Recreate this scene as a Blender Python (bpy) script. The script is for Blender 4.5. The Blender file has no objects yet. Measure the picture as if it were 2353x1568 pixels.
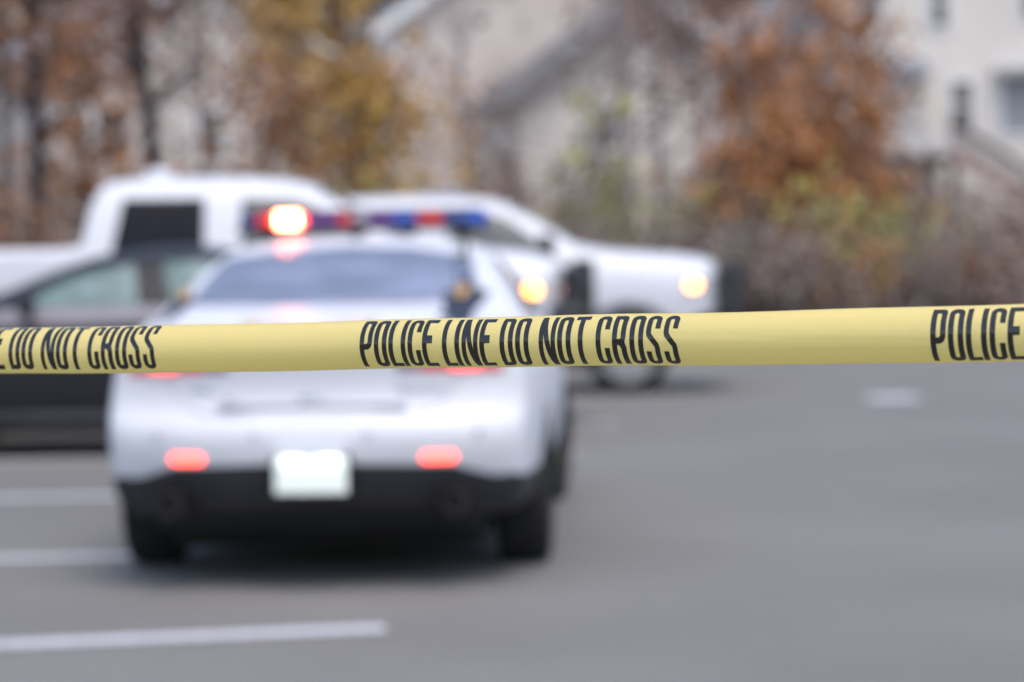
import bpy, bmesh, math, random
from math import sin, cos, tan, pi, radians as R
from mathutils import Vector, Matrix, Euler
from mathutils.bvhtree import BVHTree

scene = bpy.context.scene
COL = scene.collection

# ------------------------------------------------------------------ camera
cam_d = bpy.data.cameras.new("camera")
cam = bpy.data.objects.new("camera", cam_d)
COL.objects.link(cam)
cam.location = (0, 0, 1.45)
PITCH, ROLL = 2.13, 0.8
cam.rotation_euler = (Matrix.Rotation(R(90 - PITCH), 3, 'X') @ Matrix.Rotation(R(-ROLL), 3, 'Z')).to_euler()
cam_d.lens = 90
cam_d.sensor_width = 36
cam_d.clip_start = 0.1
cam_d.clip_end = 600
cam_d.dof.use_dof = True
cam_d.dof.focus_distance = 2.80
cam_d.dof.aperture_fstop = 3.35
scene.camera = cam
CM = (Matrix.Rotation(R(90 - PITCH), 3, 'X') @ Matrix.Rotation(R(-ROLL), 3, 'Z'))


def P(x, y, Y):
    """world point seen at pixel x,y of a 2353 wide view at distance Y"""
    d = CM @ Vector(((x - 1176.5) / 5882, (784 - y) / 5882, -1))
    k = Y / d.y
    return Vector((d.x * k, Y, 1.45 + d.z * k))


# ------------------------------------------------------------------ light
SUN_EL, SUN_AZ = 66, 155
world = bpy.data.worlds.new("World")
scene.world = world
world.use_nodes = True
wn = world.node_tree
for n in list(wn.nodes):
    wn.nodes.remove(n)
sky = wn.nodes.new('ShaderNodeTexSky')
sky.sky_type = 'NISHITA'
sky.sun_disc = False
sky.sun_elevation = R(SUN_EL)
sky.sun_rotation = R(SUN_AZ)
sky.air_density = 1.1
sky.dust_density = 3.0
sky.ozone_density = 1.0
bg = wn.nodes.new('ShaderNodeBackground')
bg.inputs['Strength'].default_value = 0.15
wo = wn.nodes.new('ShaderNodeOutputWorld')
wn.links.new(sky.outputs[0], bg.inputs[0])
wn.links.new(bg.outputs[0], wo.inputs[0])

sl = bpy.data.lights.new("sun", 'SUN')
sl.energy = 0.8
sl.angle = R(28)
sl.color = (1.0, 0.93, 0.86)
so = bpy.data.objects.new("sun", sl)
COL.objects.link(so)
az = R(SUN_AZ)
sd = Vector((sin(az) * cos(R(SUN_EL)), cos(az) * cos(R(SUN_EL)), sin(R(SUN_EL))))
so.rotation_euler = sd.to_track_quat('Z', 'Y').to_euler()

scene.view_settings.view_transform = 'Standard'
scene.view_settings.look = 'None'
scene.view_settings.gamma = 1
scene.view_settings.exposure = 0.79
scene.render.engine = 'CYCLES'
scene.cycles.use_denoising = True
scene.cycles.max_bounces = 8
scene.cycles.transparent_max_bounces = 24
scene.cycles.sample_clamp_indirect = 6

# ------------------------------------------------------------------ materials
MATS = {}


def mat(name, col, rough=0.6, metal=0.0, var=0.12, scale=3.0, col2=None, coat=0.0, ior=1.5,
        emit=None, estr=0.0, bump=0.0, bscale=40.0, alpha=1.0, trans=0.0, coords='Object', spec=0.5, crough=0.04):
    if name in MATS:
        return MATS[name]
    m = bpy.data.materials.new(name)
    m.use_nodes = True
    nt = m.node_tree
    b = nt.nodes['Principled BSDF']
    tc = nt.nodes.new('ShaderNodeTexCoord')
    nz = nt.nodes.new('ShaderNodeTexNoise')
    nz.inputs['Scale'].default_value = scale
    nz.inputs['Detail'].default_value = 4
    nt.links.new(tc.outputs[coords], nz.inputs['Vector'])
    cr = nt.nodes.new('ShaderNodeValToRGB')
    c2 = col2 if col2 else tuple(c * (1 - var) for c in col)
    cr.color_ramp.elements[0].position = 0.38
    cr.color_ramp.elements[1].position = 0.62
    cr.color_ramp.elements[0].color = (*c2, 1)
    cr.color_ramp.elements[1].color = (*col, 1)
    nt.links.new(nz.outputs['Fac'], cr.inputs[0])
    nt.links.new(cr.outputs[0], b.inputs['Base Color'])
    b.inputs['Roughness'].default_value = rough
    b.inputs['Metallic'].default_value = metal
    b.inputs['Coat Weight'].default_value = coat
    b.inputs['Coat Roughness'].default_value = crough
    b.inputs['IOR'].default_value = ior
    b.inputs['Alpha'].default_value = alpha
    b.inputs['Transmission Weight'].default_value = trans
    b.inputs['Specular IOR Level'].default_value = spec
    if emit:
        b.inputs['Emission Color'].default_value = (*emit, 1)
        b.inputs['Emission Strength'].default_value = estr
    if bump:
        bn = nt.nodes.new('ShaderNodeTexNoise')
        bn.inputs['Scale'].default_value = bscale
        nt.links.new(tc.outputs[coords], bn.inputs['Vector'])
        bp = nt.nodes.new('ShaderNodeBump')
        bp.inputs['Strength'].default_value = bump
        bp.inputs['Distance'].default_value = 0.02
        nt.links.new(bn.outputs['Fac'], bp.inputs['Height'])
        nt.links.new(bp.outputs[0], b.inputs['Normal'])
    MATS[name] = m
    return m


def siding(name, col, pitch=0.18):
    m = mat(name, col, rough=0.7, var=0.08, scale=0.4)
    nt = m.node_tree
    b = nt.nodes['Principled BSDF']
    tc = nt.nodes['Texture Coordinate']
    w = nt.nodes.new('ShaderNodeTexWave')
    w.wave_type = 'BANDS'
    w.bands_direction = 'Z'
    w.wave_profile = 'SAW'
    w.inputs['Scale'].default_value = 0.314 / pitch
    nt.links.new(tc.outputs['Object'], w.inputs['Vector'])
    bp = nt.nodes.new('ShaderNodeBump')
    bp.inputs['Strength'].default_value = 0.6
    bp.inputs['Distance'].default_value = 0.02
    nt.links.new(w.outputs['Fac'], bp.inputs['Height'])
    nt.links.new(bp.outputs[0], b.inputs['Normal'])
    return m


white = mat('white_paint', (0.655, 0.67, 0.715), 0.40, var=0.03, coat=0.0, spec=0.4)
white2 = mat('white_trim', (0.74, 0.76, 0.78), 0.5, var=0.04)
darkpaint = mat('charcoal_paint', (0.012, 0.012, 0.017), 0.5, var=0.1, coat=0.15, crough=0.2, spec=0.35)
blackp = mat('black_plastic', (0.018, 0.018, 0.022), 0.5, var=0.3, scale=20)
valance_m = mat('dark_valance', (0.030, 0.031, 0.038), 0.55, var=0.2, scale=9)
under = mat('underbody', (0.010, 0.010, 0.011), 0.9, var=0.4)
rubber = mat('rubber', (0.013, 0.013, 0.014), 0.85, var=0.3, scale=12, bump=0.4)
alloy = mat('alloy', (0.58, 0.58, 0.60), 0.42, metal=0.45, var=0.1)
chrome = mat('chrome', (0.62, 0.63, 0.65), 0.18, metal=1.0, var=0.05)
steel = mat('dull_steel', (0.05, 0.048, 0.045), 0.5, metal=0.6, var=0.3)
rearglass = mat('sky_toned_rear_glass', (0.22, 0.255, 0.36), 0.38, var=0.35, ior=1.5, spec=0.35, scale=2.5)  # blue-grey sky reflection put into the base colour of the dark glass
darkglass = mat('privacy_glass', (0.008, 0.007, 0.011), 0.06, var=0.2, ior=1.4, spec=0.3)
clearglass = mat('clear_glass', (0.30, 0.43, 0.42), 0.05, var=0.3, scale=2.5, ior=1.45, alpha=0.36)
seat_m = mat('seat_fabric', (0.06, 0.07, 0.075), 0.9, var=0.2)
redlens = mat('red_lens', (0.42, 0.02, 0.03), 0.15, var=0.1, coat=1.0, emit=(1, 0.05, 0.04), estr=0.25)
brake = mat('lit_red_lens', (0.6, 0.03, 0.03), 0.2, emit=(1, 0.07, 0.045), estr=1.8)
pinklens = mat('reverse_lens', (0.55, 0.28, 0.33), 0.15, var=0.1, coat=1.0)
reflm = mat('glowing_reflector', (0.6, 0.03, 0.03), 0.2, emit=(1, 0.07, 0.045), estr=4.5)  # emission makes the red bumper reflectors look lit
amber = mat('lit_amber_lamp', (0.8, 0.35, 0.05), 0.2, emit=(1.0, 0.29, 0.045), estr=8.0)
headl = mat('headlight_lens', (0.55, 0.57, 0.60), 0.1, var=0.3, scale=20, coat=1.0)
haloL = mat('red_halo_lens', (0.5, 0.03, 0.03), 0.12, emit=(1, 0.07, 0.08), estr=2.6)  # emission stands in for the red halo of the flash
tintglass = mat('tinted_glass', (0.17, 0.18, 0.18), 0.05, var=0.1, ior=1.6, alpha=0.62)
flash = mat('flashing_lamp', (0.9, 0.2, 0.1), 0.2, emit=(1.0, 0.19, 0.075), estr=42.0)
blueL = mat('blue_lens', (0.015, 0.075, 0.42), 0.12, var=0.3, scale=8, coat=1.0, emit=(0.02, 0.12, 0.7), estr=0.12)
dblueL = mat('dark_blue_lens', (0.010, 0.035, 0.17), 0.12, var=0.3, scale=8, coat=1.0, emit=(0.01, 0.08, 0.45), estr=0.08)
purpL = mat('violet_lens', (0.09, 0.03, 0.20), 0.12, var=0.3, scale=8, coat=1.0, emit=(0.2, 0.04, 0.35), estr=0.12)
redL = mat('bar_red_lens', (0.45, 0.02, 0.03), 0.12, var=0.2, scale=8, coat=1.0, emit=(0.9, 0.04, 0.04), estr=0.16)
clearL = mat('bar_clear_lens', (0.42, 0.36, 0.45), 0.15, var=0.2, scale=8, coat=1.0)
goldm = mat('gold_vinyl', (0.62, 0.36, 0.10), 0.4, var=0.1)
starm = mat('navy_vinyl', (0.012, 0.016, 0.035), 0.5, var=0.2)
platem = mat('white_plate', (0.90, 0.95, 0.90), 0.35, var=0.02)
lampw = mat('plate_lamp_glow', (0.9, 0.9, 0.85), 0.3, emit=(0.95, 1.0, 0.93), estr=12.0)
greyem = mat('grey_emblem', (0.50, 0.52, 0.57), 0.35, metal=0.2, var=0.1)
paintline = mat('road_paint', (0.60, 0.60, 0.64), 0.7, var=0.2, scale=14)
bark = mat('bark', (0.085, 0.066, 0.060), 0.9, var=0.4, scale=6)
barkd = mat('dark_bark', (0.026, 0.020, 0.024), 0.9, var=0.3, scale=6)
barkg = mat('grey_bark', (0.33, 0.29, 0.28), 0.9, var=0.3, scale=6)


def leafm(name, a, b, scale=1.1):
    m = mat(name, a, 0.75, col2=b, scale=scale, spec=0.2)
    return m


L_rust = leafm('rust_leaves', (0.34, 0.165, 0.075), (0.20, 0.115, 0.08))
L_maroon = leafm('maroon_leaves', (0.26, 0.15, 0.12), (0.18, 0.12, 0.11))
L_gold = leafm('gold_leaves', (0.48, 0.32, 0.09), (0.38, 0.21, 0.08))
L_orange = leafm('orange_leaves', (0.42, 0.19, 0.065), (0.29, 0.145, 0.08))
L_lime = leafm('yellow_green_leaves', (0.40, 0.38, 0.10), (0.27, 0.26, 0.11))
L_twig = leafm('grey_twigs', (0.34, 0.28, 0.25), (0.22, 0.18, 0.165))
L_brush = leafm('brown_brush', (0.23, 0.185, 0.16), (0.15, 0.12, 0.11))
L_green = leafm('dull_green_leaves', (0.22, 0.23, 0.13), (0.17, 0.155, 0.11))

# asphalt
asph = mat('asphalt', (0.198, 0.192, 0.184), 0.85, col2=(0.172, 0.166, 0.158), scale=0.45, bump=0.5, bscale=90)
nt = asph.node_tree
b = nt.nodes['Principled BSDF']
fine = nt.nodes.new('ShaderNodeTexNoise')
fine.inputs['Scale'].default_value = 160
fine.inputs['Detail'].default_value = 3
mx = nt.nodes.new('ShaderNodeMixRGB')
mx.blend_type = 'MULTIPLY'
mx.inputs[0].default_value = 0.5
nt.links.new(nt.nodes['Texture Coordinate'].outputs['Object'], fine.inputs['Vector'])
nt.links.new(nt.nodes['Color Ramp'].outputs[0], mx.inputs[1])
nt.links.new(fine.outputs['Color'], mx.inputs[2])
mx2 = nt.nodes.new('ShaderNodeMixRGB')
mx2.inputs[0].default_value = 0.75
nt.links.new(mx.outputs[0], mx2.inputs[1])
nt.links.new(nt.nodes['Color Ramp'].outputs[0], mx2.inputs[2])
nt.links.new(mx2.outputs[0], b.inputs['Base Color'])
litter = mat('leaf_litter', (0.27, 0.225, 0.195), 0.95, col2=(0.19, 0.165, 0.14), scale=0.9, bump=0.6)
kerbm = mat('kerb_concrete', (0.33, 0.32, 0.31), 0.9, scale=2)


# ------------------------------------------------------------------ helpers
def tag(o, label=None, cat=None, group=None, kind=None):
    if label: o['label'] = label
    if cat: o['category'] = cat
    if group: o['group'] = group
    if kind: o['kind'] = kind
    return o


def empty(name, loc=(0, 0, 0), rz=0.0, parent=None):
    o = bpy.data.objects.new(name, None)
    o.empty_display_size = 0.3
    COL.objects.link(o)
    o.location = loc
    o.rotation_euler = (0, 0, rz)
    if parent: o.parent = parent
    return o


def mesh_obj(name, verts, faces, m, parent=None, smooth=False):
    me = bpy.data.meshes.new(name)
    me.from_pydata([tuple(v) for v in verts], [], faces)
    me.materials.append(m)
    if smooth:
        me.polygons.foreach_set('use_smooth', [True] * len(me.polygons))
    me.update()
    o = bpy.data.objects.new(name, me)
    COL.objects.link(o)
    if parent: o.parent = parent
    return o


class MB:
    def __init__(s):
        s.v = []
        s.f = []

    def add(s, vs, fs):
        k = len(s.v)
        s.v += [Vector(v) for v in vs]
        s.f += [tuple(i + k for i in f) for f in fs]
        return s

    def box(s, x0, y0, z0, x1, y1, z1, bev=0.0, M=None):
        bm = bmesh.new()
        bmesh.ops.create_cube(bm, size=1)
        for v in bm.verts:
            v.co = Vector(((x0 + x1) / 2 + v.co.x * (x1 - x0), (y0 + y1) / 2 + v.co.y * (y1 - y0), (z0 + z1) / 2 + v.co.z * (z1 - z0)))
        if bev:
            bmesh.ops.bevel(bm, geom=bm.edges[:], offset=bev, segments=3, profile=0.5, affect='EDGES')
        if M: bm.transform(M)
        bm.verts.index_update()
        s.add([v.co.copy() for v in bm.verts], [tuple(v.index for v in f.verts) for f in bm.faces])
        bm.free()
        return s

    def tube(s, pts, rad, n=10, caps=True):
        pts = [Vector(p) for p in pts]
        if not hasattr(rad, '__len__'): rad = [rad] * len(pts)
        rings = []
        for i, p in enumerate(pts):
            d = (pts[min(i + 1, len(pts) - 1)] - pts[max(i - 1, 0)]).normalized()
            a = Vector((0, 0, 1)) if abs(d.z) < 0.9 else Vector((1, 0, 0))
            u = d.cross(a).normalized()
            w = d.cross(u)
            rings.append([p + (u * cos(2 * pi * k / n) + w * sin(2 * pi * k / n)) * rad[i] for k in range(n)])
        vs = [v for r in rings for v in r]
        fs = []
        for i in range(len(pts) - 1):
            for k in range(n):
                k2 = (k + 1) % n
                fs.append((i * n + k, i * n + k2, (i + 1) * n + k2, (i + 1) * n + k))
        if caps:
            fs.append(tuple(range(n - 1, -1, -1)))
            fs.append(tuple((len(pts) - 1) * n + k for k in range(n)))
        return s.add(vs, fs)

    def lathe_x(s, prof, n=40, cx=0.0, cy=0.0, cz=0.0, sx=1):
        """profile of (x, r) revolved about the X axis"""
        k = len(prof)
        vs = []
        for i in range(n):
            a = 2 * pi * i / n
            for (x, r) in prof:
                vs.append((cx + x * sx, cy + r * cos(a), cz + r * sin(a)))
        fs = []
        for i in range(n):
            i2 = (i + 1) % n
            for j in range(k - 1):
                fs.append((i * k + j, i * k + j + 1, i2 * k + j + 1, i2 * k + j))
        return s.add(vs, fs)

    def build(s, name, m, parent=None, smooth=False, auto=None):
        o = mesh_obj(name, s.v, s.f, m, parent, smooth)
        if auto is not None:
            o.data.polygons.foreach_set('use_smooth', [True] * len(o.data.polygons))
            o.data.set_sharp_from_angle(angle=R(auto))
        return o


def apply_mods(o):
    dg = bpy.context.evaluated_depsgraph_get()
    me = bpy.data.meshes.new_from_object(o.evaluated_get(dg))
    o.modifiers.clear()
    old = o.data
    o.data = me
    bpy.data.meshes.remove(old)


def boolean_cut(o, cutters):
    for c in cutters:
        c.parent = o.parent
        m = o.modifiers.new('cut', 'BOOLEAN')
        m.operation = 'DIFFERENCE'
        m.solver = 'EXACT'
        m.object = c
    apply_mods(o)
    for c in cutters:
        bpy.data.objects.remove(c)


def copy_tree(o, parent=None):
    c = o.copy()
    COL.objects.link(c)
    if parent: c.parent = parent
    for ch in list(o.children):
        copy_tree(ch, c)
    return c


def lattice(name, stations, m, parent, K=6, crown=0.04, rear_round=0.10, front_round=0.14, levels=2):
    """box lattice skin: stations run rear to front; each (y, zrows, wrows, dyrows)"""
    S, Rr = len(stations), len(stations[0][1])
    idx, verts, faces = {}, [], []

    def node(i, j, s):
        k = (i, j, s)
        if k not in idx:
            st = stations[s]
            y, z, w = st[0], st[1][j], st[2][j]
            t = 2.0 * i / K - 1
            if len(st) > 3: y += st[3][j]
            if s == 0: y += rear_round * abs(t) ** 4
            if s == S - 1: y -= front_round * abs(t) ** 4
            if j == Rr - 1: z += crown * (1 - t * t)
            idx[k] = len(verts)
            verts.append((t * w, y, z))
        return idx[k]
    for s in range(S - 1):
        for j in range(Rr - 1):
            faces.append((node(0, j, s), node(0, j, s + 1), node(0, j + 1, s + 1), node(0, j + 1, s)))
            faces.append((node(K, j, s), node(K, j + 1, s), node(K, j + 1, s + 1), node(K, j, s + 1)))
        for i in range(K):
            faces.append((node(i, 0, s), node(i + 1, 0, s), node(i + 1, 0, s + 1), node(i, 0, s + 1)))
            faces.append((node(i, Rr - 1, s), node(i, Rr - 1, s + 1), node(i + 1, Rr - 1, s + 1), node(i + 1, Rr - 1, s)))
    for i in range(K):
        for j in range(Rr - 1):
            faces.append((node(i, j, 0), node(i, j + 1, 0), node(i + 1, j + 1, 0), node(i + 1, j, 0)))
            s = S - 1
            faces.append((node(i, j, s), node(i + 1, j, s), node(i + 1, j + 1, s), node(i, j + 1, s)))
    o = mesh_obj(name, verts, faces, m, parent, True)
    bm = bmesh.new(); bm.from_mesh(o.data)
    bmesh.ops.recalc_face_normals(bm, faces=bm.faces)
    bm.to_mesh(o.data); bm.free()
    sub = o.modifiers.new('s', 'SUBSURF')
    sub.levels = levels; sub.render_levels = levels
    apply_mods(o)
    me = o.data
    bvh = BVHTree.FromPolygons([v.co.copy() for v in me.vertices], [tuple(p.vertices) for p in me.polygons])
    return o, bvh


def poly_bm(outlines):
    """flat bmesh in xy from outlines with even odd holes"""
    cu = bpy.data.curves.new('outline', 'CURVE')
    cu.dimensions = '2D'
    cu.fill_mode = 'BOTH'
    for pts in outlines:
        sp = cu.splines.new('POLY')
        sp.points.add(len(pts) - 1)
        for p, q in zip(sp.points, pts):
            p.co = (q[0], q[1], 0, 1)
        sp.use_cyclic_u = True
    o = bpy.data.objects.new('outline', cu)
    COL.objects.link(o)
    dg = bpy.context.evaluated_depsgraph_get()
    me = bpy.data.meshes.new_from_object(o.evaluated_get(dg))
    bm = bmesh.new()
    bm.from_mesh(me)
    bpy.data.objects.remove(o)
    bpy.data.curves.remove(cu)
    bpy.data.meshes.remove(me)
    return bm


def slice_bm(bm, step, axis):
    lo = min(v.co[axis] for v in bm.verts)
    hi = max(v.co[axis] for v in bm.verts)
    n = int((hi - lo) / step)
    nrm = Vector((0, 0, 0)); nrm[axis] = 1
    for i in range(1, n + 1):
        co = Vector((0, 0, 0)); co[axis] = lo + i * (hi - lo) / (n + 1)
        bmesh.ops.bisect_plane(bm, geom=bm.verts[:] + bm.edges[:] + bm.faces[:], plane_co=co, plane_no=nrm)


def patch(name, outlines, frm, bvh, m, parent, off=0.004, thick=0.006, step=0.05):
    """2D outline laid on the body skin. frm: rear/front -> (x,z), left/right -> (y,z), top -> (x,y)"""
    bm = poly_bm(outlines)
    slice_bm(bm, step, 0)
    slice_bm(bm, step, 1)
    d = {'rear': Vector((0, 1, 0)), 'front': Vector((0, -1, 0)), 'left': Vector((1, 0, 0)),
         'right': Vector((-1, 0, 0)), 'top': Vector((0, 0, -1))}[frm]
    for v in bm.verts:
        a, c = v.co.x, v.co.y
        if frm in ('rear', 'front'): o = Vector((a, 0, c))
        elif frm in ('left', 'right'): o = Vector((0, a, c))
        else: o = Vector((a, c, 0))
        o = o - d * 12
        hit, nrm, _, _ = bvh.ray_cast(o, d)
        if hit is None:
            hit, nrm, _, _ = bvh.find_nearest(o + d * 11)
        if nrm.dot(d) > 0: nrm = -nrm
        v.co = hit + nrm * off
    bmesh.ops.recalc_face_normals(bm, faces=bm.faces)
    s = sum((f.normal * f.calc_area() for f in bm.faces), Vector())
    if s.dot(d) > 0: bmesh.ops.reverse_faces(bm, faces=bm.faces)
    me = bpy.data.meshes.new(name)
    bm.to_mesh(me); bm.free()
    me.materials.append(m)
    me.polygons.foreach_set('use_smooth', [True] * len(me.polygons))
    o = bpy.data.objects.new(name, me)
    COL.objects.link(o)
    o.parent = parent
    if thick:
        so_ = o.modifiers.new('t', 'SOLIDIFY')
        so_.thickness = thick
        so_.offset = -1
    return o


def rr(x0, y0, x1, y1, r=0.1, n=6, rs=None):
    """rounded rectangle, corner radii bl, br, tr, tl"""
    rs = rs or (r, r, r, r)
    out = []
    for (cx, cy, a0, q) in ((x0, y0, 180, 0), (x1, y0, 270, 1), (x1, y1, 0, 2), (x0, y1, 90, 3)):
        rad = rs[q]
        if rad <= 0:
            out.append((cx, cy)); continue
        ox = cx + rad * (1 if cx == x0 else -1)
        oy = cy + rad * (1 if cy == y0 else -1)
        for k in range(n + 1):
            a = R(a0 + 90 * k / n)
            out.append((ox + rad * cos(a), oy + rad * sin(a)))
    return out


# ------------------------------------------------------------------ lettering
LW, LH, ST = 86.0, 330.0, 31.0


def stroke(path, w):
    n = len(path)
    Lf, Rt = [], []
    for i, p in enumerate(path):
        p = Vector(p)
        d1 = (p - Vector(path[i - 1])).normalized() if i > 0 else None
        d2 = (Vector(path[i + 1]) - p).normalized() if i < n - 1 else None
        d1 = d1 or d2
        d2 = d2 or d1
        nm = Vector((-(d1 + d2).y, (d1 + d2).x)).normalized()
        k = max(0.6, nm.dot(Vector((-d1.y, d1.x))))
        Lf.append(p + nm * w / 2 / k)
        Rt.append(p - nm * w / 2 / k)
    return [tuple(q) for q in Lf] + [tuple(q) for q in reversed(Rt)]


def arc(cx, cy, rx, ry, a0, a1, n=6):
    return [(cx + rx * cos(R(a0 + (a1 - a0) * k / n)), cy + ry * sin(R(a0 + (a1 - a0) * k / n))) for k in range(n + 1)]


def glyph(c):
    w, h, s = LW, LH, ST
    v = 34.0
    q = s / 2
    if c == 'O':
        return w, [rr(0, 0, w, h, 38), rr(s, v, w - s, h - v, 11.5)]
    if c == 'D':
        return w, [rr(0, 0, w, h, rs=(0, 38, 38, 0)), rr(s, v, w - s, h - v, rs=(0, 11.5, 11.5, 0))]
    if c == 'P':
        b = .38 * h
        return w, [[(0, 0), (s, 0), (s, b)] + arc(w - 40, b + 44, 40, 44, -90, 0) + arc(w - 30, h - 30, 30, 30, 0, 90) + [(0, h)],
                   rr(s, b + v, w - s, h - v, rs=(0, 11.5, 11.5, 0))]
    if c == 'L':
        return w - 6, [[(0, 0), (w - 8, 0), (w - 8, v), (s, v), (s, h), (0, h)]]
    if c == 'I':
        return s, [[(0, 0), (s, 0), (s, h), (0, h)]]
    if c == 'C':
        p = [(w - q, .69 * h)] + arc(w - q - 26, h - 17 - 26, 26, 26, 0, 90) + arc(q + 26, h - 17 - 26, 26, 26, 90, 180) + \
            arc(q + 26, 17 + 26, 26, 26, 180, 270) + arc(w - q - 26, 17 + 26, 26, 26, 270, 360) + [(w - q, .37 * h)]
        return w, [stroke(p, s)]
    if c == 'S':
        p = [(w - q, .70 * h)] + arc(w - q - 26, h - 43, 26, 26, 0, 90) + arc(q + 26, h - 43, 26, 26, 90, 180) + \
            [(q, .64 * h), (q + 4, .59 * h), (w - q - 4, .42 * h), (w - q, .37 * h)] + \
            arc(w - q - 26, 43, 26, 26, 0, -90) + arc(q + 26, 43, 26, 26, -90, -180) + [(q, .31 * h)]
        return w, [stroke(p, s)]
    if c == 'E':
        return w, [[(0, 0), (w - 2, 0), (w - 2, v), (s, v), (s, .49 * h), (w - 18, .49 * h), (w - 18, .63 * h), (s, .63 * h),
                    (s, h - v), (w - 2, h - v), (w - 2, h), (0, h)]]
    if c == 'N':
        return 106.0, [[(0, 0), (29, 0), (29, .62 * h), (72, 0), (106, 0), (106, h), (77, h), (77, .38 * h), (34, h), (0, h)]]
    if c == 'T':
        m_ = w / 2 + 4
        return w + 4, [[(m_ - q, 0), (m_ + q, 0), (m_ + q, h - v), (w + 6, h - v), (w + 6, h), (0, h), (0, h - v), (m_ - q, h - v)]]
    if c == 'R':
        b = .42 * h
        return w + 4, [[(0, 0), (s, 0), (s, b), (s + 12, b), (w - s + 1, b - 18), (w - s + 2, 0), (w + 4, 0), (w + 3, b - 12), (w - 7, b + 18), (w, b + 48)] +
                       arc(w - 30, h - 30, 30, 30, 0, 90) + [(0, h)],
                       rr(s, b + v, w - s, h - v, rs=(0, 11.5, 11.5, 0))]
    return 0, []


def text_outlines(txt, starts=None, gap=12, space=52):
    out = []
    x = 0
    k = 0
    for c in txt:
        if c == ' ':
            if not starts: x += space - gap
            continue
        w, g = glyph(c)
        if starts:
            x = starts[k]; k += 1
        for poly in g:
            out.append([(px + x, py) for (px, py) in poly])
        x += w + gap
    return out, x - gap


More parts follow.
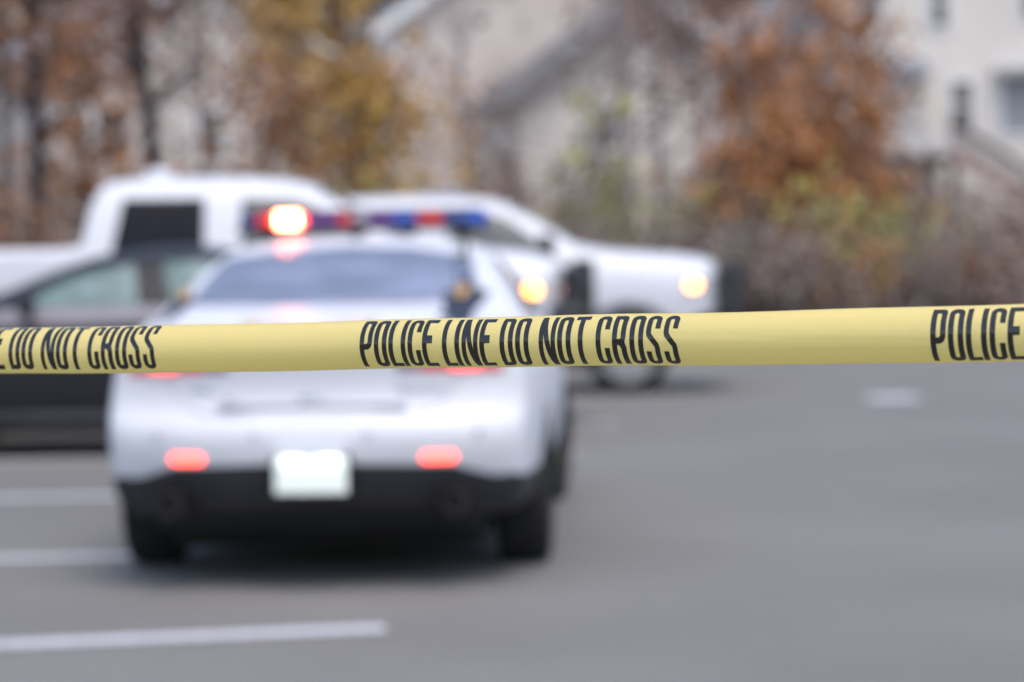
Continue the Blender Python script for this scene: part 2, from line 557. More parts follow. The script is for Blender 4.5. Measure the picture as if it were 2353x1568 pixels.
# ------------------------------------------------------------------ the tape
def build_tape():
    TH = R(26)
    L = 0.3860
    period = L * 1.717
    T0 = Vector((-0.1705, 2.885, 1.3400))
    ax = Vector((cos(TH), -sin(TH), 0.0205)).normalized()
    nrm = Vector((-sin(TH), -cos(TH), 0)).normalized()
    up = Vector((0, 0, 1))
    W = 0.0815
    xs = [(-4.2, 0.40, 1.0), (-1.40, 0.42, 1.30), (-1.26 * L, 0.40, 1.34), (-.75 * L, 0.32, 1.36), (-.2 * L, 0.16, 1.44), (.45 * L, 0.06, 1.45), (1.0 * L, 0.03, 1.43),
          (1.8 * L, 0.0, 1.38), (3.2, -0.05, 0.9)]

    def par(t):
        if t <= xs[0][0]: return xs[0][1:]
        for a, b in zip(xs, xs[1:]):
            if t <= b[0]:
                k = (t - a[0]) / (b[0] - a[0])
                k = k * k * (3 - 2 * k)
                return a[1] + (b[1] - a[1]) * k, a[2] + (b[2] - a[2]) * k
        return xs[-1][1:]

    def surf(t, u, off=0.0):
        a0, al = par(t)
        rad = W / 2 / al
        a = a0 + al * u
        wob = 0.0006 * sin(t * 9) + 0.0004 * sin(t * 23 + 1)
        c = T0 + ax * t + up * wob
        # keep the cross-section centred on the axis
        mid = (sin(a0 + al) + sin(a0 - al)) / 2 if a0 + al < pi / 2 else (1 + sin(a0 - al)) / 2
        return c + up * ((rad + off) * sin(a) - rad * mid) + nrm * ((rad + off) * cos(a) - rad * 0.9)
    NT, NU = 420, 30
    ts = [-4.2 + 7.4 * i / NT for i in range(NT + 1)]
    vs, fs = [], []
    for t in ts:
        for j in range(NU + 1):
            vs.append(surf(t, -1 + 2 * j / NU))
    for i in range(NT):
        for j in range(NU):
            a = i * (NU + 1) + j
            fs.append((a, a + NU + 1, a + NU + 2, a + 1))
    ym = mat('yellow_plastic_film', (1.0, 0.90, 0.49), 0.13, var=0.03, scale=2.0, spec=0.55)
    nt = ym.node_tree
    tc_ = nt.nodes['Texture Coordinate']
    mp = nt.nodes.new('ShaderNodeMapping'); mp.inputs['Scale'].default_value = (5, 5, 90)
    nz_ = nt.nodes.new('ShaderNodeTexNoise'); nz_.inputs['Scale'].default_value = 1.0; nz_.inputs['Detail'].default_value = 2
    bp_ = nt.nodes.new('ShaderNodeBump'); bp_.inputs['Strength'].default_value = 0.22; bp_.inputs['Distance'].default_value = 0.004
    nt.links.new(tc_.outputs['Object'], mp.inputs[0]); nt.links.new(mp.outputs[0], nz_.inputs['Vector'])
    nt.links.new(nz_.outputs['Fac'], bp_.inputs['Height']); nt.links.new(bp_.outputs[0], nt.nodes['Principled BSDF'].inputs['Normal'])
    pb_, out_ = nt.nodes['Principled BSDF'], nt.nodes['Material Output']
    tl = nt.nodes.new('ShaderNodeBsdfTranslucent')
    tl.inputs[0].default_value = (1.0, 0.90, 0.45, 1)
    ms = nt.nodes.new('ShaderNodeMixShader')
    ms.inputs[0].default_value = 0.62
    nt.links.new(pb_.outputs[0], ms.inputs[1])
    nt.links.new(tl.outputs[0], ms.inputs[2])
    nt.links.new(ms.outputs[0], out_.inputs[0])
    o = mesh_obj('barrier_tape', vs, fs, ym, None, True)
    sm = o.modifiers.new('t', 'SOLIDIFY'); sm.thickness = 0.0003; sm.offset = -1
    tag(o, 'taut curled yellow plastic barrier tape with black capitals crossing the whole foreground', 'barrier tape')
    ink = mat('black_print', (0.010, 0.009, 0.008), 0.11, var=0.2, scale=30, ior=1.6, spec=0.6)
    starts = [0, 99, 199, 284, 331, 430, 565, 649, 697, 816, 950, 1053, 1207, 1327, 1428, 1574, 1678, 1788, 1890, 2000 + 0]
    total = 2000 + LW
    ol, _ = text_outlines('POLICE LINE DO NOT CROSS', starts)
    bm0 = poly_bm(ol)
    slice_bm(bm0, 13, 1)
    slice_bm(bm0, 120, 0)
    for n in range(-5, 5):
        t0 = n * period
        if t0 < -4.1 or t0 + L > 3.1: continue
        vs = []
        for v in bm0.verts:
            t = t0 + v.co.x / total * L
            u = -0.80 + v.co.y / LH * 1.56
            vs.append(surf(t, u, 0.00025))
        fs = [tuple(v.index for v in f.verts) for f in bm0.faces]
        lo = mesh_obj('lettering', vs, fs, ink, o, True)
        me = lo.data
        s = sum((p.normal * p.area for p in me.polygons), Vector())
        if s.dot(nrm) < 0: me.flip_normals()
    bm0.free()


build_tape()


# ------------------------------------------------------------------ wheels
def wheel(parent, x, y, r, side, w=0.24, spokes=10, rimmat=None, steer=0.0):
    """side +1: outer face towards +x"""
    root = empty('wheel', (x, y, r), 0, parent)
    root.rotation_euler = (0, 0, steer)
    h = w / 2
    prof = [(-h * .55, r * .62), (-h * .9, r * .72), (-h, r * .86), (-h * .93, r * .95), (-h * .7, r), (-h * .3, r * 1.003), (h * .3, r * 1.003), (h * .7, r), (h * .93, r * .95),
            (h, r * .86), (h * .9, r * .72), (h * .55, r * .62), (-h * .55, r * .62)]
    MB().lathe_x(prof, 48).build('tyre', rubber, root, auto=50)
    m = MB()
    ro = r * .66
    m.lathe_x([(-h * .6, ro * .97), (h * .5, ro * .97), (h * .86, ro * 1.02), (h * .86, ro * .94), (h * .3, ro * .90), (-h * .3, ro * .88), (-h * .3, 0.02)], 48, sx=side)
    m.lathe_x([(h * .2, ro * .26), (h * .72, ro * .24), (h * .8, ro * .16), (h * .8, 0.001)], 30, sx=side)
    for k in range(spokes):
        M = Matrix.Rotation(2 * pi * k / spokes, 4, 'X')
        xa, xb = sorted((h * .35 * side, h * .74 * side))
        m.box(xa, -0.022, ro * .2, xb, 0.022, ro * .95, 0.006, M)
    m.build('rim', rimmat or alloy, root, auto=40)
    return root


def arch_cutter(x0, x1, y, z, r):
    m = MB()
    m.lathe_x([(x0, 0.0001), (x0, r), (x1, r), (x1, 0.0001)], 40, cy=y, cz=z)
    o = m.build('arch_cutter', under)
    bm = bmesh.new(); bm.from_mesh(o.data)
    bmesh.ops.remove_doubles(bm, verts=bm.verts, dist=0.001)
    bmesh.ops.recalc_face_normals(bm, faces=bm.faces)
    bm.to_mesh(o.data); bm.free()
    return o


def prism_cutter(poly, x0, x1):
    """poly in (y,z), extruded along x"""
    n = len(poly)
    vs = [(x0, p[0], p[1]) for p in poly] + [(x1, p[0], p[1]) for p in poly]
    fs = [tuple(range(n)), tuple(range(2 * n - 1, n - 1, -1))] + [(i, (i + 1) % n, n + (i + 1) % n, n + i) for i in range(n)]
    o = mesh_obj('prism_cutter', vs, fs, under)
    bm = bmesh.new(); bm.from_mesh(o.data)
    bmesh.ops.recalc_face_normals(bm, faces=bm.faces)
    bm.to_mesh(o.data); bm.free()
    return o


# ------------------------------------------------------------------ police sedan
def police_car():
    root = empty('police_car', (-0.85, 10.70, 0), R(-2.6))
    tag(root, 'white police sedan seen from behind with a red flash on its roof light bar', 'police car')
    st = [
        (0.00, [.34, .42, .56, .70, .76, .90, 1.07, 1.11], [.79, .84, .865, .875, .865, .85, .80, .72], [.16, .07, .015, 0, .085, .10, .06, .02]),
        (0.22, [.30, .38, .56, .71, .78, .92, 1.08, 1.13], [.84, .885, .90, .905, .895, .88, .82, .73]),
        (0.60, [.28, .38, .58, .75, .86, .98, 1.10, 1.155], [.86, .92, .935, .94, .93, .915, .84, .74]),
        (0.85, [.28, .38, .58, .76, .90, 1.02, 1.13, 1.175], [.87, .935, .955, .96, .95, .93, .84, .72]),
        (1.15, [.28, .38, .58, .77, .92, 1.04, 1.18, 1.28], [.87, .945, .97, .975, .965, .93, .815, .68]),
        (1.65, [.26, .36, .58, .77, .93, 1.05, 1.28, 1.425], [.87, .94, .965, .97, .96, .92, .775, .645]),
        (2.10, [.26, .36, .58, .77, .93, 1.05, 1.32, 1.475], [.87, .94, .965, .97, .96, .92, .76, .63]),
        (2.80, [.26, .36, .58, .77, .93, 1.04, 1.30, 1.46], [.87, .94, .965, .97, .96, .91, .75, .60]),
        (3.35, [.26, .36, .58, .76, .91, 1.02, 1.18, 1.29], [.87, .94, .965, .97, .955, .90, .76, .60]),
        (3.80, [.26, .36, .58, .75, .88, .98, 1.04, 1.08], [.87, .94, .965, .97, .95, .90, .80, .66]),
        (4.45, [.26, .36, .55, .70, .82, .90, .96, .99], [.86, .93, .96, .96, .93, .88, .78, .64]),
        (4.95, [.24, .34, .48, .62, .72, .80, .86, .89], [.80, .88, .91, .91, .88, .82, .72, .58]),
        (5.15, [.24, .32, .44, .54, .62, .70, .76, .80], [.68, .76, .80, .80, .77, .72, .62, .50], [-.03, 0, 0, 0, -.02, -.05, -.09, -.14]),
    ]
    body, bvh = lattice('body', st, white, root, crown=0.045, rear_round=0.17)
    ax_r, ax_f, rw = 1.12, 3.99, 0.345
    boolean_cut(body, [arch_cutter(.66, 1.2, ax_r, rw, .395), arch_cutter(-1.2, -.66, ax_r, rw, .395),
                       arch_cutter(.66, 1.2, ax_f, rw, .395), arch_cutter(-1.2, -.66, ax_f, rw, .395)])
    body.data.polygons.foreach_set('use_smooth', [True] * len(body.data.polygons))
    body.data.set_sharp_from_angle(angle=R(40))
    for s in (-1, 1):
        wheel(root, s * .85, ax_r, rw, s, .245, rimmat=steel)
        wheel(root, s * .845, ax_f, rw, s, .245, rimmat=steel, steer=R(-6))
    body.data.materials.append(valance_m)
    for p in body.data.polygons:
        c = p.center
        if (c.y < .80 and c.z < .47) or c.z < .32: p.material_index = 1
    # rear glass
    patch('rear_window', [[(-.665, 1.20), (.665, 1.20), (.63, 1.30), (.59, 1.40), (.3, 1.445), (0, 1.455), (-.3, 1.445), (-.59, 1.40), (-.63, 1.30)]],
          'rear', bvh, rearglass, root)
    # side glass
    for s, nm in ((-1, 'left'), (1, 'right')):
        patch('side_window', [[(2.35, 1.09), (3.42, 1.07), (3.25, 1.16), (2.72, 1.37), (2.38, 1.40)]], nm, bvh, darkglass, root)
        patch('side_window', [[(1.38, 1.14), (2.28, 1.09), (2.31, 1.40), (1.90, 1.385)]], nm, bvh, darkglass, root)
    patch('windshield', [[(-.72, 1.10), (.72, 1.10), (.55, 1.42), (0, 1.46), (-.55, 1.42)]], 'front', bvh, darkglass, root)
    # tail lamps
    for s in (-1, 1):
        q = patch('tail_light', [[(s * .46, .930), (s * .80, .922), (s * .78, 1.06), (s * .46, 1.04)]], 'rear', bvh, redlens, root, off=0.008, thick=.012)
        patch('brake_lamp', [[(s * .58, .936), (s * .70, .934), (s * .70, .985), (s * .58, .985)]], 'rear', bvh, brake, q, off=0.016)
        patch('reverse_lamp', [[(s * .36, .933), (s * .455, .931), (s * .455, 1.03), (s * .36, 1.02)]], 'rear', bvh, pinklens, root, off=0.008, thick=.012)
        # red bumper reflectors, given emission so they look lit
        x0, x1 = sorted((s * .465, s * .60))
        patch('bumper_reflector', [rr(x0, .553, x1, .583, .012)], 'rear', bvh, reflm, root, off=0.007, thick=.01)
    # dark lower valance with trapezoid step
    patch('valance', [[(-.875, .30), (.875, .30), (.885, .475), (.74, .485), (.60, .535), (.2, .545), (-.2, .545), (-.60, .535), (-.74, .485), (-.885, .475)]],
          'rear', bvh, valance_m, root, off=0.006, thick=.01)
    # body-wrap of the valance round the corner is modelled by the diffuser below
    MB().box(-.70, .26, .24, .70, .6, .38, .03).build('diffuser', under, root)
    MB().box(-.80, 1.55, .13, .80, 4.6, .30, .02).box(-.68, .55, .14, .68, 1.55, .36, .02).build('underbody', under, root)  # hung low and wide to darken the ground under the car
    MB().tube([(-.62, .95, .3), (.62, .95, .3)], .05).build('rear_axle', under, root)
    for s in (-1, 1):
        e = MB().lathe_x([(0, .038), (0, .05), (.20, .05), (.20, .038), (0, .038)], 24).build('exhaust_tip', steel, root)
        e.rotation_euler = (0, 0, R(90)); e.location = (s * .60, -.005, .385)
        MB().lathe_x([(0.03, .001), (0.03, .037), (0.16, .037)], 24).build('bore', under, e)
        # black patch standing in for the dark recess round the exhaust
        patch('exhaust_surround', [rr(s * .60 - .105, .315, s * .60 + .105, .465, .06)], 'rear', bvh, blackp, root, off=.019, thick=.008)
    # licence plate with lamps
    pl = MB().box(-.1525, -.012, .425, .1525, -.004, .577, .0).build('license_plate', platem, root)
    MB().box(-.165, -.006, .412, .165, .06, .590, .006).build('plate_holder', blackp, root)
    for s in (-1, 1):
        MB().box(s * .075 - .04, -.050, .590, s * .075 + .04, -.024, .596, .002).build('plate_lamp', lampw, root)
    MB().box(-.15, -.062, .597, .15, .03, .612, .002).box(-.15, -.062, .584, .15, -.054, .597, .001).build('plate_lamp_cover', white, root)
    # trunk trims
    MB().box(-.40, .065, .775, .40, .11, .800, .008).build('trunk_handle', greyem, root)
    patch('maker_badge', [[(.055 * cos(2 * pi * k / 24), .812 + .024 * sin(2 * pi * k / 24)) for k in range(24)]], 'rear', bvh, greyem, root, off=.012)
    patch('maker_badge', [[(-.34 + .035 * cos(2 * pi * k / 24), .805 + .022 * sin(2 * pi * k / 24)) for k in range(24)]], 'rear', bvh, greyem, root, off=.012)
    patch('model_badge', [rr(.36, .845, .56, .872, .006)], 'rear', bvh, greyem, root, off=.006, thick=.004)
    patch('model_badge', [rr(-.53, .850, -.42, .870, .006)], 'rear', bvh, greyem, root, off=.006, thick=.004)
    # trunk seam
    for pts in ([(-.62, .93), (-.60, .87), (-.55, .80), (-.47, .755), (-.25, .745), (.25, .745), (.47, .755), (.55, .80), (.60, .87), (.62, .93)],):
        patch('trunk_seam', [stroke(pts, .012)], 'rear', bvh, greyem, root, off=.002, thick=.002)
    for x in (-.66, -.24, .24, .70):
        patch('parking_sensor', [[(x + .016 * cos(2 * pi * k / 16), .672 + .016 * sin(2 * pi * k / 16)) for k in range(16)]], 'rear', bvh, greyem, root, off=.005)
    # gold word on the trunk lid
    ol, tw = text_outlines('POLICE')
    k = .40 / tw
    ol = [[(-.32 + (px) * k * 1.55, 1.10 + py / LH * .05) for px, py in pl_] for pl_ in ol]
    patch('trunk_lettering', ol, 'rear', bvh, goldm, root, off=.004, thick=.001, step=.08)
    # centre brake light base and hinge details
    MB().box(-.05, .74, 1.16, .05, .80, 1.215, .008).build('center_camera', blackp, root)
    # star decals at the foot of the rear pillars
    for s, x in ((-1, -.70), (1, .595)):
        pts = []
        for i in range(10):
            a = R(90 + i * 36)
            rad = (.130 if i % 2 == 0 else .078) * (1 if s > 0 else .6)
            pts.append((x + rad * cos(a) * .9, 1.195 + rad * sin(a)))
        q = patch('star_badge', [pts], 'rear', bvh, starm, root, off=.006, thick=.004, step=.03)
        patch('badge_center', [[(x - .02 + .036 * cos(2 * pi * k / 18), 1.240 + .026 * sin(2 * pi * k / 18)) for k in range(18)]], 'rear', bvh, goldm, q, off=.012, thick=.003)
    # antennas
    MB().tube([(.0, 1.95, 1.50), (.0, 1.95, 1.55), (.0, 1.94, 1.60)], [.03, .018, .006], 12).build('roof_antenna', blackp, root)
    MB().tube([(.56, 1.55, 1.40), (.56, 1.54, 1.53), (.56, 1.53, 1.60)], [.016, .008, .005], 12).build('roof_antenna', blackp, root)
    MB().tube([(.58, .72, 1.15), (.58, .70, 1.23), (.58, .68, 1.50)], [.016, .006, .003], 10).build('trunk_antenna', blackp, root)
    # mirrors
    for s in (-1, 1):
        MB().box(s * 1.00 - .10, 3.22, .99, s * 1.00 + .10, 3.34, 1.12, .035).build('wing_mirror', blackp, root, auto=40)
        MB().box(s * .93 - .05, 3.26, .98, s * .93 + .05, 3.31, 1.01, .01).build('mirror_arm', blackp, root)
    # seams and handles on the flank
    for s, nm in ((1, 'right'), (-1, 'left')):
        for y in (1.75, 2.33, 3.45):
            patch('door_seam', [[(y, .42), (y + .008, .42), (y + .008, 1.05), (y, 1.05)]], nm, bvh, blackp, root, off=.001, thick=0)
        for y in (1.95, 2.95):
            patch('door_handle', [rr(y, .90, y + .16, .925, .01)], nm, bvh, white, root, off=.02, thick=.02)
        patch('side_skirt', [[(1.6, .27), (3.5, .27), (3.5, .37), (1.6, .37)]], nm, bvh, blackp, root, off=.006)
        patch('headlight', [[(4.55, .72), (4.95, .66), (4.95, .76), (4.6, .84)]], nm, bvh, headl, root, off=.005)
    # roof light bar
    zb = 1.535
    bar = MB().box(-.635, 2.21, zb, .635, 2.56, zb + .028, .012).build('light_bar', blackp, root, auto=40)  # base runs on rearward as a lip to block flash spill on the roof
    cap = MB().box(-.60, 2.33, zb + .092, .60, 2.53, zb + .112, .008).build('bar_top', blackp, bar, auto=40)
    for s in (-1, 1):
        MB().box(s * .50 - .04, 2.36, 1.50, s * .50 + .04, 2.50, zb, .008).build('bar_foot', blackp, bar)
    segs = [(-.635, -.555, dblueL), (-.555, -.46, redL), (-.46, -.30, None), (-.30, -.21, purpL), (-.21, -.135, purpL), (-.135, -.065, redL), (-.065, .03, clearL), (.03, .15, purpL),
            (.15, .27, blueL), (.27, .405, redL), (.405, .51, dblueL), (.51, .635, blueL)]
    for a, c, m in segs:
        if m is None: m = haloL
        MB().box(a + .003, 2.305, zb + .029, c - .003, 2.555, zb + .091, .006).build('lens', m, bar, auto=40)
    MB().box(-.440, 2.285, zb + .028, -.328, 2.303, zb + .096, .005).build('flashing_lamp', flash, bar)
    return root


police_car()


# ------------------------------------------------------------------ charcoal sedan, side on, facing left
def dark_car():
    root = empty('parked_car', (-0.16, 18.72, 0), R(90))
    tag(root, 'charcoal sedan parked side-on facing left behind the white police sedan', 'car')
    st = [
        (0.00, [.34, .44, .56, .68, .78, .88, .96, 1.00], [.70, .78, .84, .86, .85, .82, .74, .62], [.08, .02, 0, 0, .03, .05, .08, .12]),
        (0.25, [.28, .38, .56, .72, .84, .93, 1.01, 1.05], [.80, .87, .90, .91, .90, .87, .78, .66]),
        (0.75, [.26, .36, .56, .74, .88, .97, 1.04, 1.08], [.83, .90, .925, .93, .92, .88, .78, .64]),
        (1.05, [.24, .34, .56, .75, .90, 1.00, 1.10, 1.17], [.84, .90, .925, .93, .92, .88, .75, .60]),
        (1.65, [.22, .32, .56, .76, .91, 1.01, 1.28, 1.41], [.84, .90, .925, .93, .92, .87, .71, .56]),
        (2.15, [.22, .32, .56, .76, .91, 1.01, 1.32, 1.462], [.84, .90, .925, .93, .92, .87, .70, .56]),
        (2.75, [.22, .32, .56, .76, .91, 1.01, 1.28, 1.43], [.84, .90, .925, .93, .92, .87, .70, .55]),
        (3.30, [.22, .32, .56, .75, .90, 1.00, 1.13, 1.22], [.84, .90, .925, .93, .92, .87, .74, .60]),
        (3.70, [.22, .32, .55, .73, .87, .96, 1.01, 1.04], [.84, .90, .925, .925, .91, .86, .78, .66]),
        (4.30, [.24, .34, .52, .68, .80, .88, .93, .96], [.82, .89, .915, .915, .89, .84, .76, .62]),
        (4.75, [.24, .32, .46, .58, .68, .75, .80, .83], [.72, .80, .84, .84, .81, .76, .68, .55], [0, 0, 0, 0, 0, -.02, -.06, -.1]),
    ]
    body, bvh = lattice('body', st, darkpaint, root, crown=0.035)
    ws = [[(2.44, 1.055), (3.40, 1.045), (3.28, 1.115), (2.95, 1.265), (2.66, 1.345), (2.50, 1.375)],
          [(1.25, 1.10), (2.22, 1.06), (2.30, 1.385), (1.95, 1.375), (1.60, 1.29)]]
    rw = .335
    cut = [arch_cutter(.64, 1.2, .98, rw, .385), arch_cutter(-1.2, -.64, .98, rw, .385), arch_cutter(.64, 1.2, 3.98, rw, .385), arch_cutter(-1.2, -.64, 3.98, rw, .385)]
    cut.append(prism_cutter([(1.35, .62), (3.45, .62), (3.4, 1.08), (2.95, 1.30), (2.6, 1.40), (1.95, 1.40), (1.55, 1.30), (1.3, 1.1)], -.52, .52))
    for w in ws: cut.append(prism_cutter(w, -1.3, 1.3))
    boolean_cut(body, cut)
    body.data.polygons.foreach_set('use_smooth', [True] * len(body.data.polygons))
    body.data.set_sharp_from_angle(angle=R(35))
    for s, nm in ((-1, 'left'), (1, 'right')):
        for w in ws:
            patch('side_window', [w], nm, bvh, clearglass, root, off=-.004, thick=.004)
        patch('trim_and_reflection', [stroke([(1.1, 1.045), (2.2, 1.015), (3.5, .995)], .10)], nm, bvh, mat('trim_reflection_grey', (.22, .21, .24), .4, metal=.2, var=.08), root, off=.004, thick=.003)  # chrome trim, widened so its grey also paints the shoulder reflection
        patch('side_skirt', [[(1.45, .17), (3.5, .17), (3.5, .33), (1.45, .33)]], nm, bvh, mat('grey_skirt', (.07, .07, .08), .4), root, off=.008)
        for y in (1.75, 2.33, 3.40):
            patch('door_seam', [[(y, .38), (y + .008, .38), (y + .008, .98), (y, .98)]], nm, bvh, blackp, root, off=.001, thick=0)
        for y in (1.9, 2.45):
            patch('door_handle', [rr(y, .86, y + .17, .885, .01)], nm, bvh, darkpaint, root, off=.02, thick=.02)
        MB().box(s * 1.0 - .09, 3.14, 1.02, s * 1.0 + .09, 3.26, 1.15, .035).build('wing_mirror', darkpaint, root, auto=40)
        MB().box(s * .90 - .05, 3.18, 1.0, s * .90 + .05, 3.23, 1.035, .01).build('mirror_arm', blackp, root)
        wheel(root, s * .80, .98, rw, s, .22)
        wheel(root, s * .80, 3.98, rw, s, .22)
    for x in (-.36, .36):
        MB().box(x - .24, 2.25, .62, x + .24, 2.40, 1.12, .05).box(x - .12, 2.24, 1.13, x + .12, 2.34, 1.30, .035).build('front_seat', seat_m, root, auto=40)
    MB().box(-.55, 1.35, .62, .55, 1.48, 1.10, .05).build('rear_seat', seat_m, root, auto=40)
    m = MB()
    ring = [(-.36 + .17 * cos(2 * pi * k / 20), 3.02 - .05 * sin(2 * pi * k / 20), 1.03 + .15 * sin(2 * pi * k / 20)) for k in range(21)]
    m.tube(ring, .014, 8, False)
    m.build('steering_wheel', blackp, root, smooth=True)
    patch('rear_window', [[(-.58, 1.12), (.58, 1.12), (.50, 1.37), (0, 1.42), (-.50, 1.37)]], 'rear', bvh, darkglass, root)
    patch('windshield', [[(-.66, 1.07), (.66, 1.07), (.50, 1.38), (0, 1.42), (-.50, 1.38)]], 'front', bvh, darkglass, root)
    for s in (-1, 1):
        patch('tail_light', [[(s * .5, .82), (s * .82, .82), (s * .80, .93), (s * .5, .93)]], 'rear', bvh, redlens, root)
        patch('headlight', [[(s * .45, .64), (s * .80, .66), (s * .78, .74), (s * .5, .71)]], 'front', bvh, headl, root)
    MB().box(-.7, .3, .19, .7, 4.4, .30, .02).build('underbody', under, root)


dark_car()


# ------------------------------------------------------------------ pickups
def pickup():
    root = empty('pickup_truck', (0, 0, 0), 0)
    LEN = 6.30

    def U(u): return LEN - u
    A = [
        (6.30, [.55, .66, .85, 1.05, 1.20, 1.32, 1.40, 1.44], [.90, .96, .98, .985, .985, .98, .97, .955]),
        (6.20, [.52, .62, .85, 1.05, 1.20, 1.32, 1.41, 1.45], [.94, .99, 1.0, 1.005, 1.0, .99, .98, .965]),
        (5.10, [.50, .60, .85, 1.05, 1.20, 1.32, 1.41, 1.45], [.94, .99, 1.01, 1.015, 1.01, .99, .98, .965]),
        (4.10, [.48, .58, .85, 1.05, 1.20, 1.32, 1.41, 1.45], [.94, .99, 1.0, 1.005, 1.0, .99, .98, .965]),
        (3.99, [.46, .56, .85, 1.05, 1.20, 1.32, 1.41, 1.46], [.94, .99, 1.0, 1.005, 1.0, .99, .97, .95]),
        (3.97, [.46, .56, .85, 1.05, 1.20, 1.34, 1.58, 1.78], [.94, .99, 1.0, 1.005, 1.0, .985, .92, .84]),
        (3.87, [.46, .56, .85, 1.05, 1.20, 1.36, 1.80, 1.965], [.94, .99, 1.0, 1.005, 1.0, .985, .84, .74]),
        (3.70, [.46, .56, .85, 1.05, 1.20, 1.36, 1.83, 1.985], [.94, .99, 1.0, 1.005, 1.0, .985, .835, .73]),
        (3.00, [.46, .56, .85, 1.05, 1.20, 1.36, 1.84, 2.00], [.94, .99, 1.0, 1.005, 1.0, .985, .835, .73]),
        (2.35, [.46, .56, .85, 1.05, 1.20, 1.36, 1.82, 1.98], [.94, .99, 1.0, 1.005, 1.0, .98, .83, .72]),
        (2.02, [.46, .56, .85, 1.05, 1.20, 1.35, 1.74, 1.89], [.94, .99, 1.0, 1.005, 1.0, .975, .84, .73]),
        (1.50, [.46, .56, .85, 1.05, 1.20, 1.32, 1.46, 1.56], [.94, .99, 1.0, 1.005, .995, .965, .89, .80]),
        (1.32, [.46, .56, .85, 1.05, 1.18, 1.29, 1.38, 1.42], [.94, .99, 1.0, 1.005, .99, .96, .90, .82]),
        (0.70, [.50, .58, .85, 1.02, 1.16, 1.26, 1.34, 1.39], [.92, .98, 1.0, 1.005, .985, .95, .89, .80]),
        (0.18, [.52, .60, .82, 1.00, 1.12, 1.22, 1.30, 1.34], [.86, .93, .97, .98, .965, .94, .87, .78]),
        (0.04, [.55, .62, .80, .97, 1.08, 1.16, 1.23, 1.27], [.80, .88, .93, .94, .93, .90, .84, .74]),
    ]
    st = [(U(a[0]), a[1], a[2]) for a in A]
    body, bvh = lattice('body', st, white, root, crown=0.035, rear_round=.03, front_round=.10)
    rear_w = [(U(3.76), 1.42), (U(3.00), 1.42), (U(3.00), 1.845), (U(3.67), 1.845)]
    front_w = [(U(2.70), 1.41), (U(1.68), 1.41), (U(1.74), 1.50), (U(2.12), 1.79), (U(2.24), 1.83), (U(2.70), 1.84)]
    rw = .40
    cut = []
    for y in (U(.95), U(5.02)):
        cut += [arch_cutter(.70, 1.3, y, rw, .50), arch_cutter(-1.3, -.70, y, rw, .50)]
    cut.append(prism_cutter([(U(3.80), .80), (U(1.6), .80), (U(1.62), 1.42), (U(2.15), 1.82), (U(2.4), 1.91), (U(3.75), 1.91)], -.62, .62))
    cut.append(prism_cutter(front_w, -1.3, 1.3))
    # open load bed
    bed = MB().box(-.82, U(6.22), .78, .82, U(4.08), 1.7).build('bed_cutter', under)
    cut.append(bed)
    boolean_cut(body, cut)
    body.data.polygons.foreach_set('use_smooth', [True] * len(body.data.polygons))
    body.data.set_sharp_from_angle(angle=R(35))
    for s, nm in ((-1, 'left'), (1, 'right')):
        patch('rear_side_window', [rear_w], nm, bvh, darkglass, root, off=.004, thick=.005)
        patch('side_window', [front_w], nm, bvh, tintglass, root, off=-.004, thick=.005)
        for u in (3.75, 2.82, 1.62):
            patch('door_seam', [[(U(u), .58), (U(u) + .008, .58), (U(u) + .008, 1.36), (U(u), 1.36)]], nm, bvh, blackp, root, off=.001, thick=0)
        for u in (3.5, 2.6):
            patch('door_handle', [rr(U(u), 1.16, U(u) + .2, 1.20, .015)], nm, bvh, white, root, off=.02, thick=.02)
        x0, x1 = sorted((s * 1.04, s * 1.22))
        MB().box(x0, U(1.80), 1.34, x1, U(1.66), 1.62, .04).build('wing_mirror', blackp, root, auto=40)
        MB().box(s * 1.0 - .06, U(1.76), 1.36, s * 1.0 + .06, U(1.70), 1.40, .01).build('mirror_arm', blackp, root)
        # amber side marker and headlight
        hl = patch('headlight', [rr(U(.40), .99, U(.02), 1.18, .03)], nm, bvh, headl, root, off=.006, thick=.01, step=.04)
        patch('marker_lamp', [rr(U(.375), 1.045, U(.265), 1.125, .025)], nm, bvh, amber, hl, off=.014)
        patch('headlight', [rr(*sorted((s * .60, s * .88))[:1], .98, sorted((s * .60, s * .88))[1], 1.17, .03)], 'front', bvh, headl, root, off=.006, thick=.01)
        wheel(root, s * .88, U(.95), rw, s, .28, spokes=8)
        wheel(root, s * .88, U(5.02), rw, s, .28, spokes=8)
        MB().box(s * .99 - .06, U(3.7), .40, s * .99 + .06, U(1.75), .45, .015).build('running_board', blackp, root)
        # wheel arch lip
        for y in (U(.95), U(5.02)):
            pts = [(y + .525 * cos(R(a)), rw + .525 * sin(R(a))) for a in range(5, 176, 10)]
            patch('wheel_arch_lip', [stroke(pts, .045)], nm, bvh, mat('grey_lip', (.42, .42, .45), .5), root, off=.006, thick=.006)
    patch('windshield', [[(-.80, 1.50), (.80, 1.50), (.70, 1.88), (0, 1.93), (-.70, 1.88)]], 'front', bvh, mat('sky_glass', (.10, .13, .18), .05, ior=2.0, coat=1.0, spec=.9), root)
    patch('back_window', [[(-.66, 1.50), (.66, 1.50), (.60, 1.82), (-.60, 1.82)]], 'rear', bvh, darkglass, root)
    patch('grille', [rr(-.56, .82, .56, 1.18, .04)], 'front', bvh, blackp, root, off=.01, thick=.012)
    for k in range(3):
        patch('grille_bar', [rr(-.54, .88 + k * .10, .54, .91 + k * .10, .01)], 'front', bvh, chrome, root, off=.022, thick=.01)
    for s in (-1, 1):
        patch('tail_light', [[(s * .86, 1.02), (s * .97, 1.02), (s * .97, 1.36), (s * .86, 1.36)]], 'rear', bvh, redlens, root)
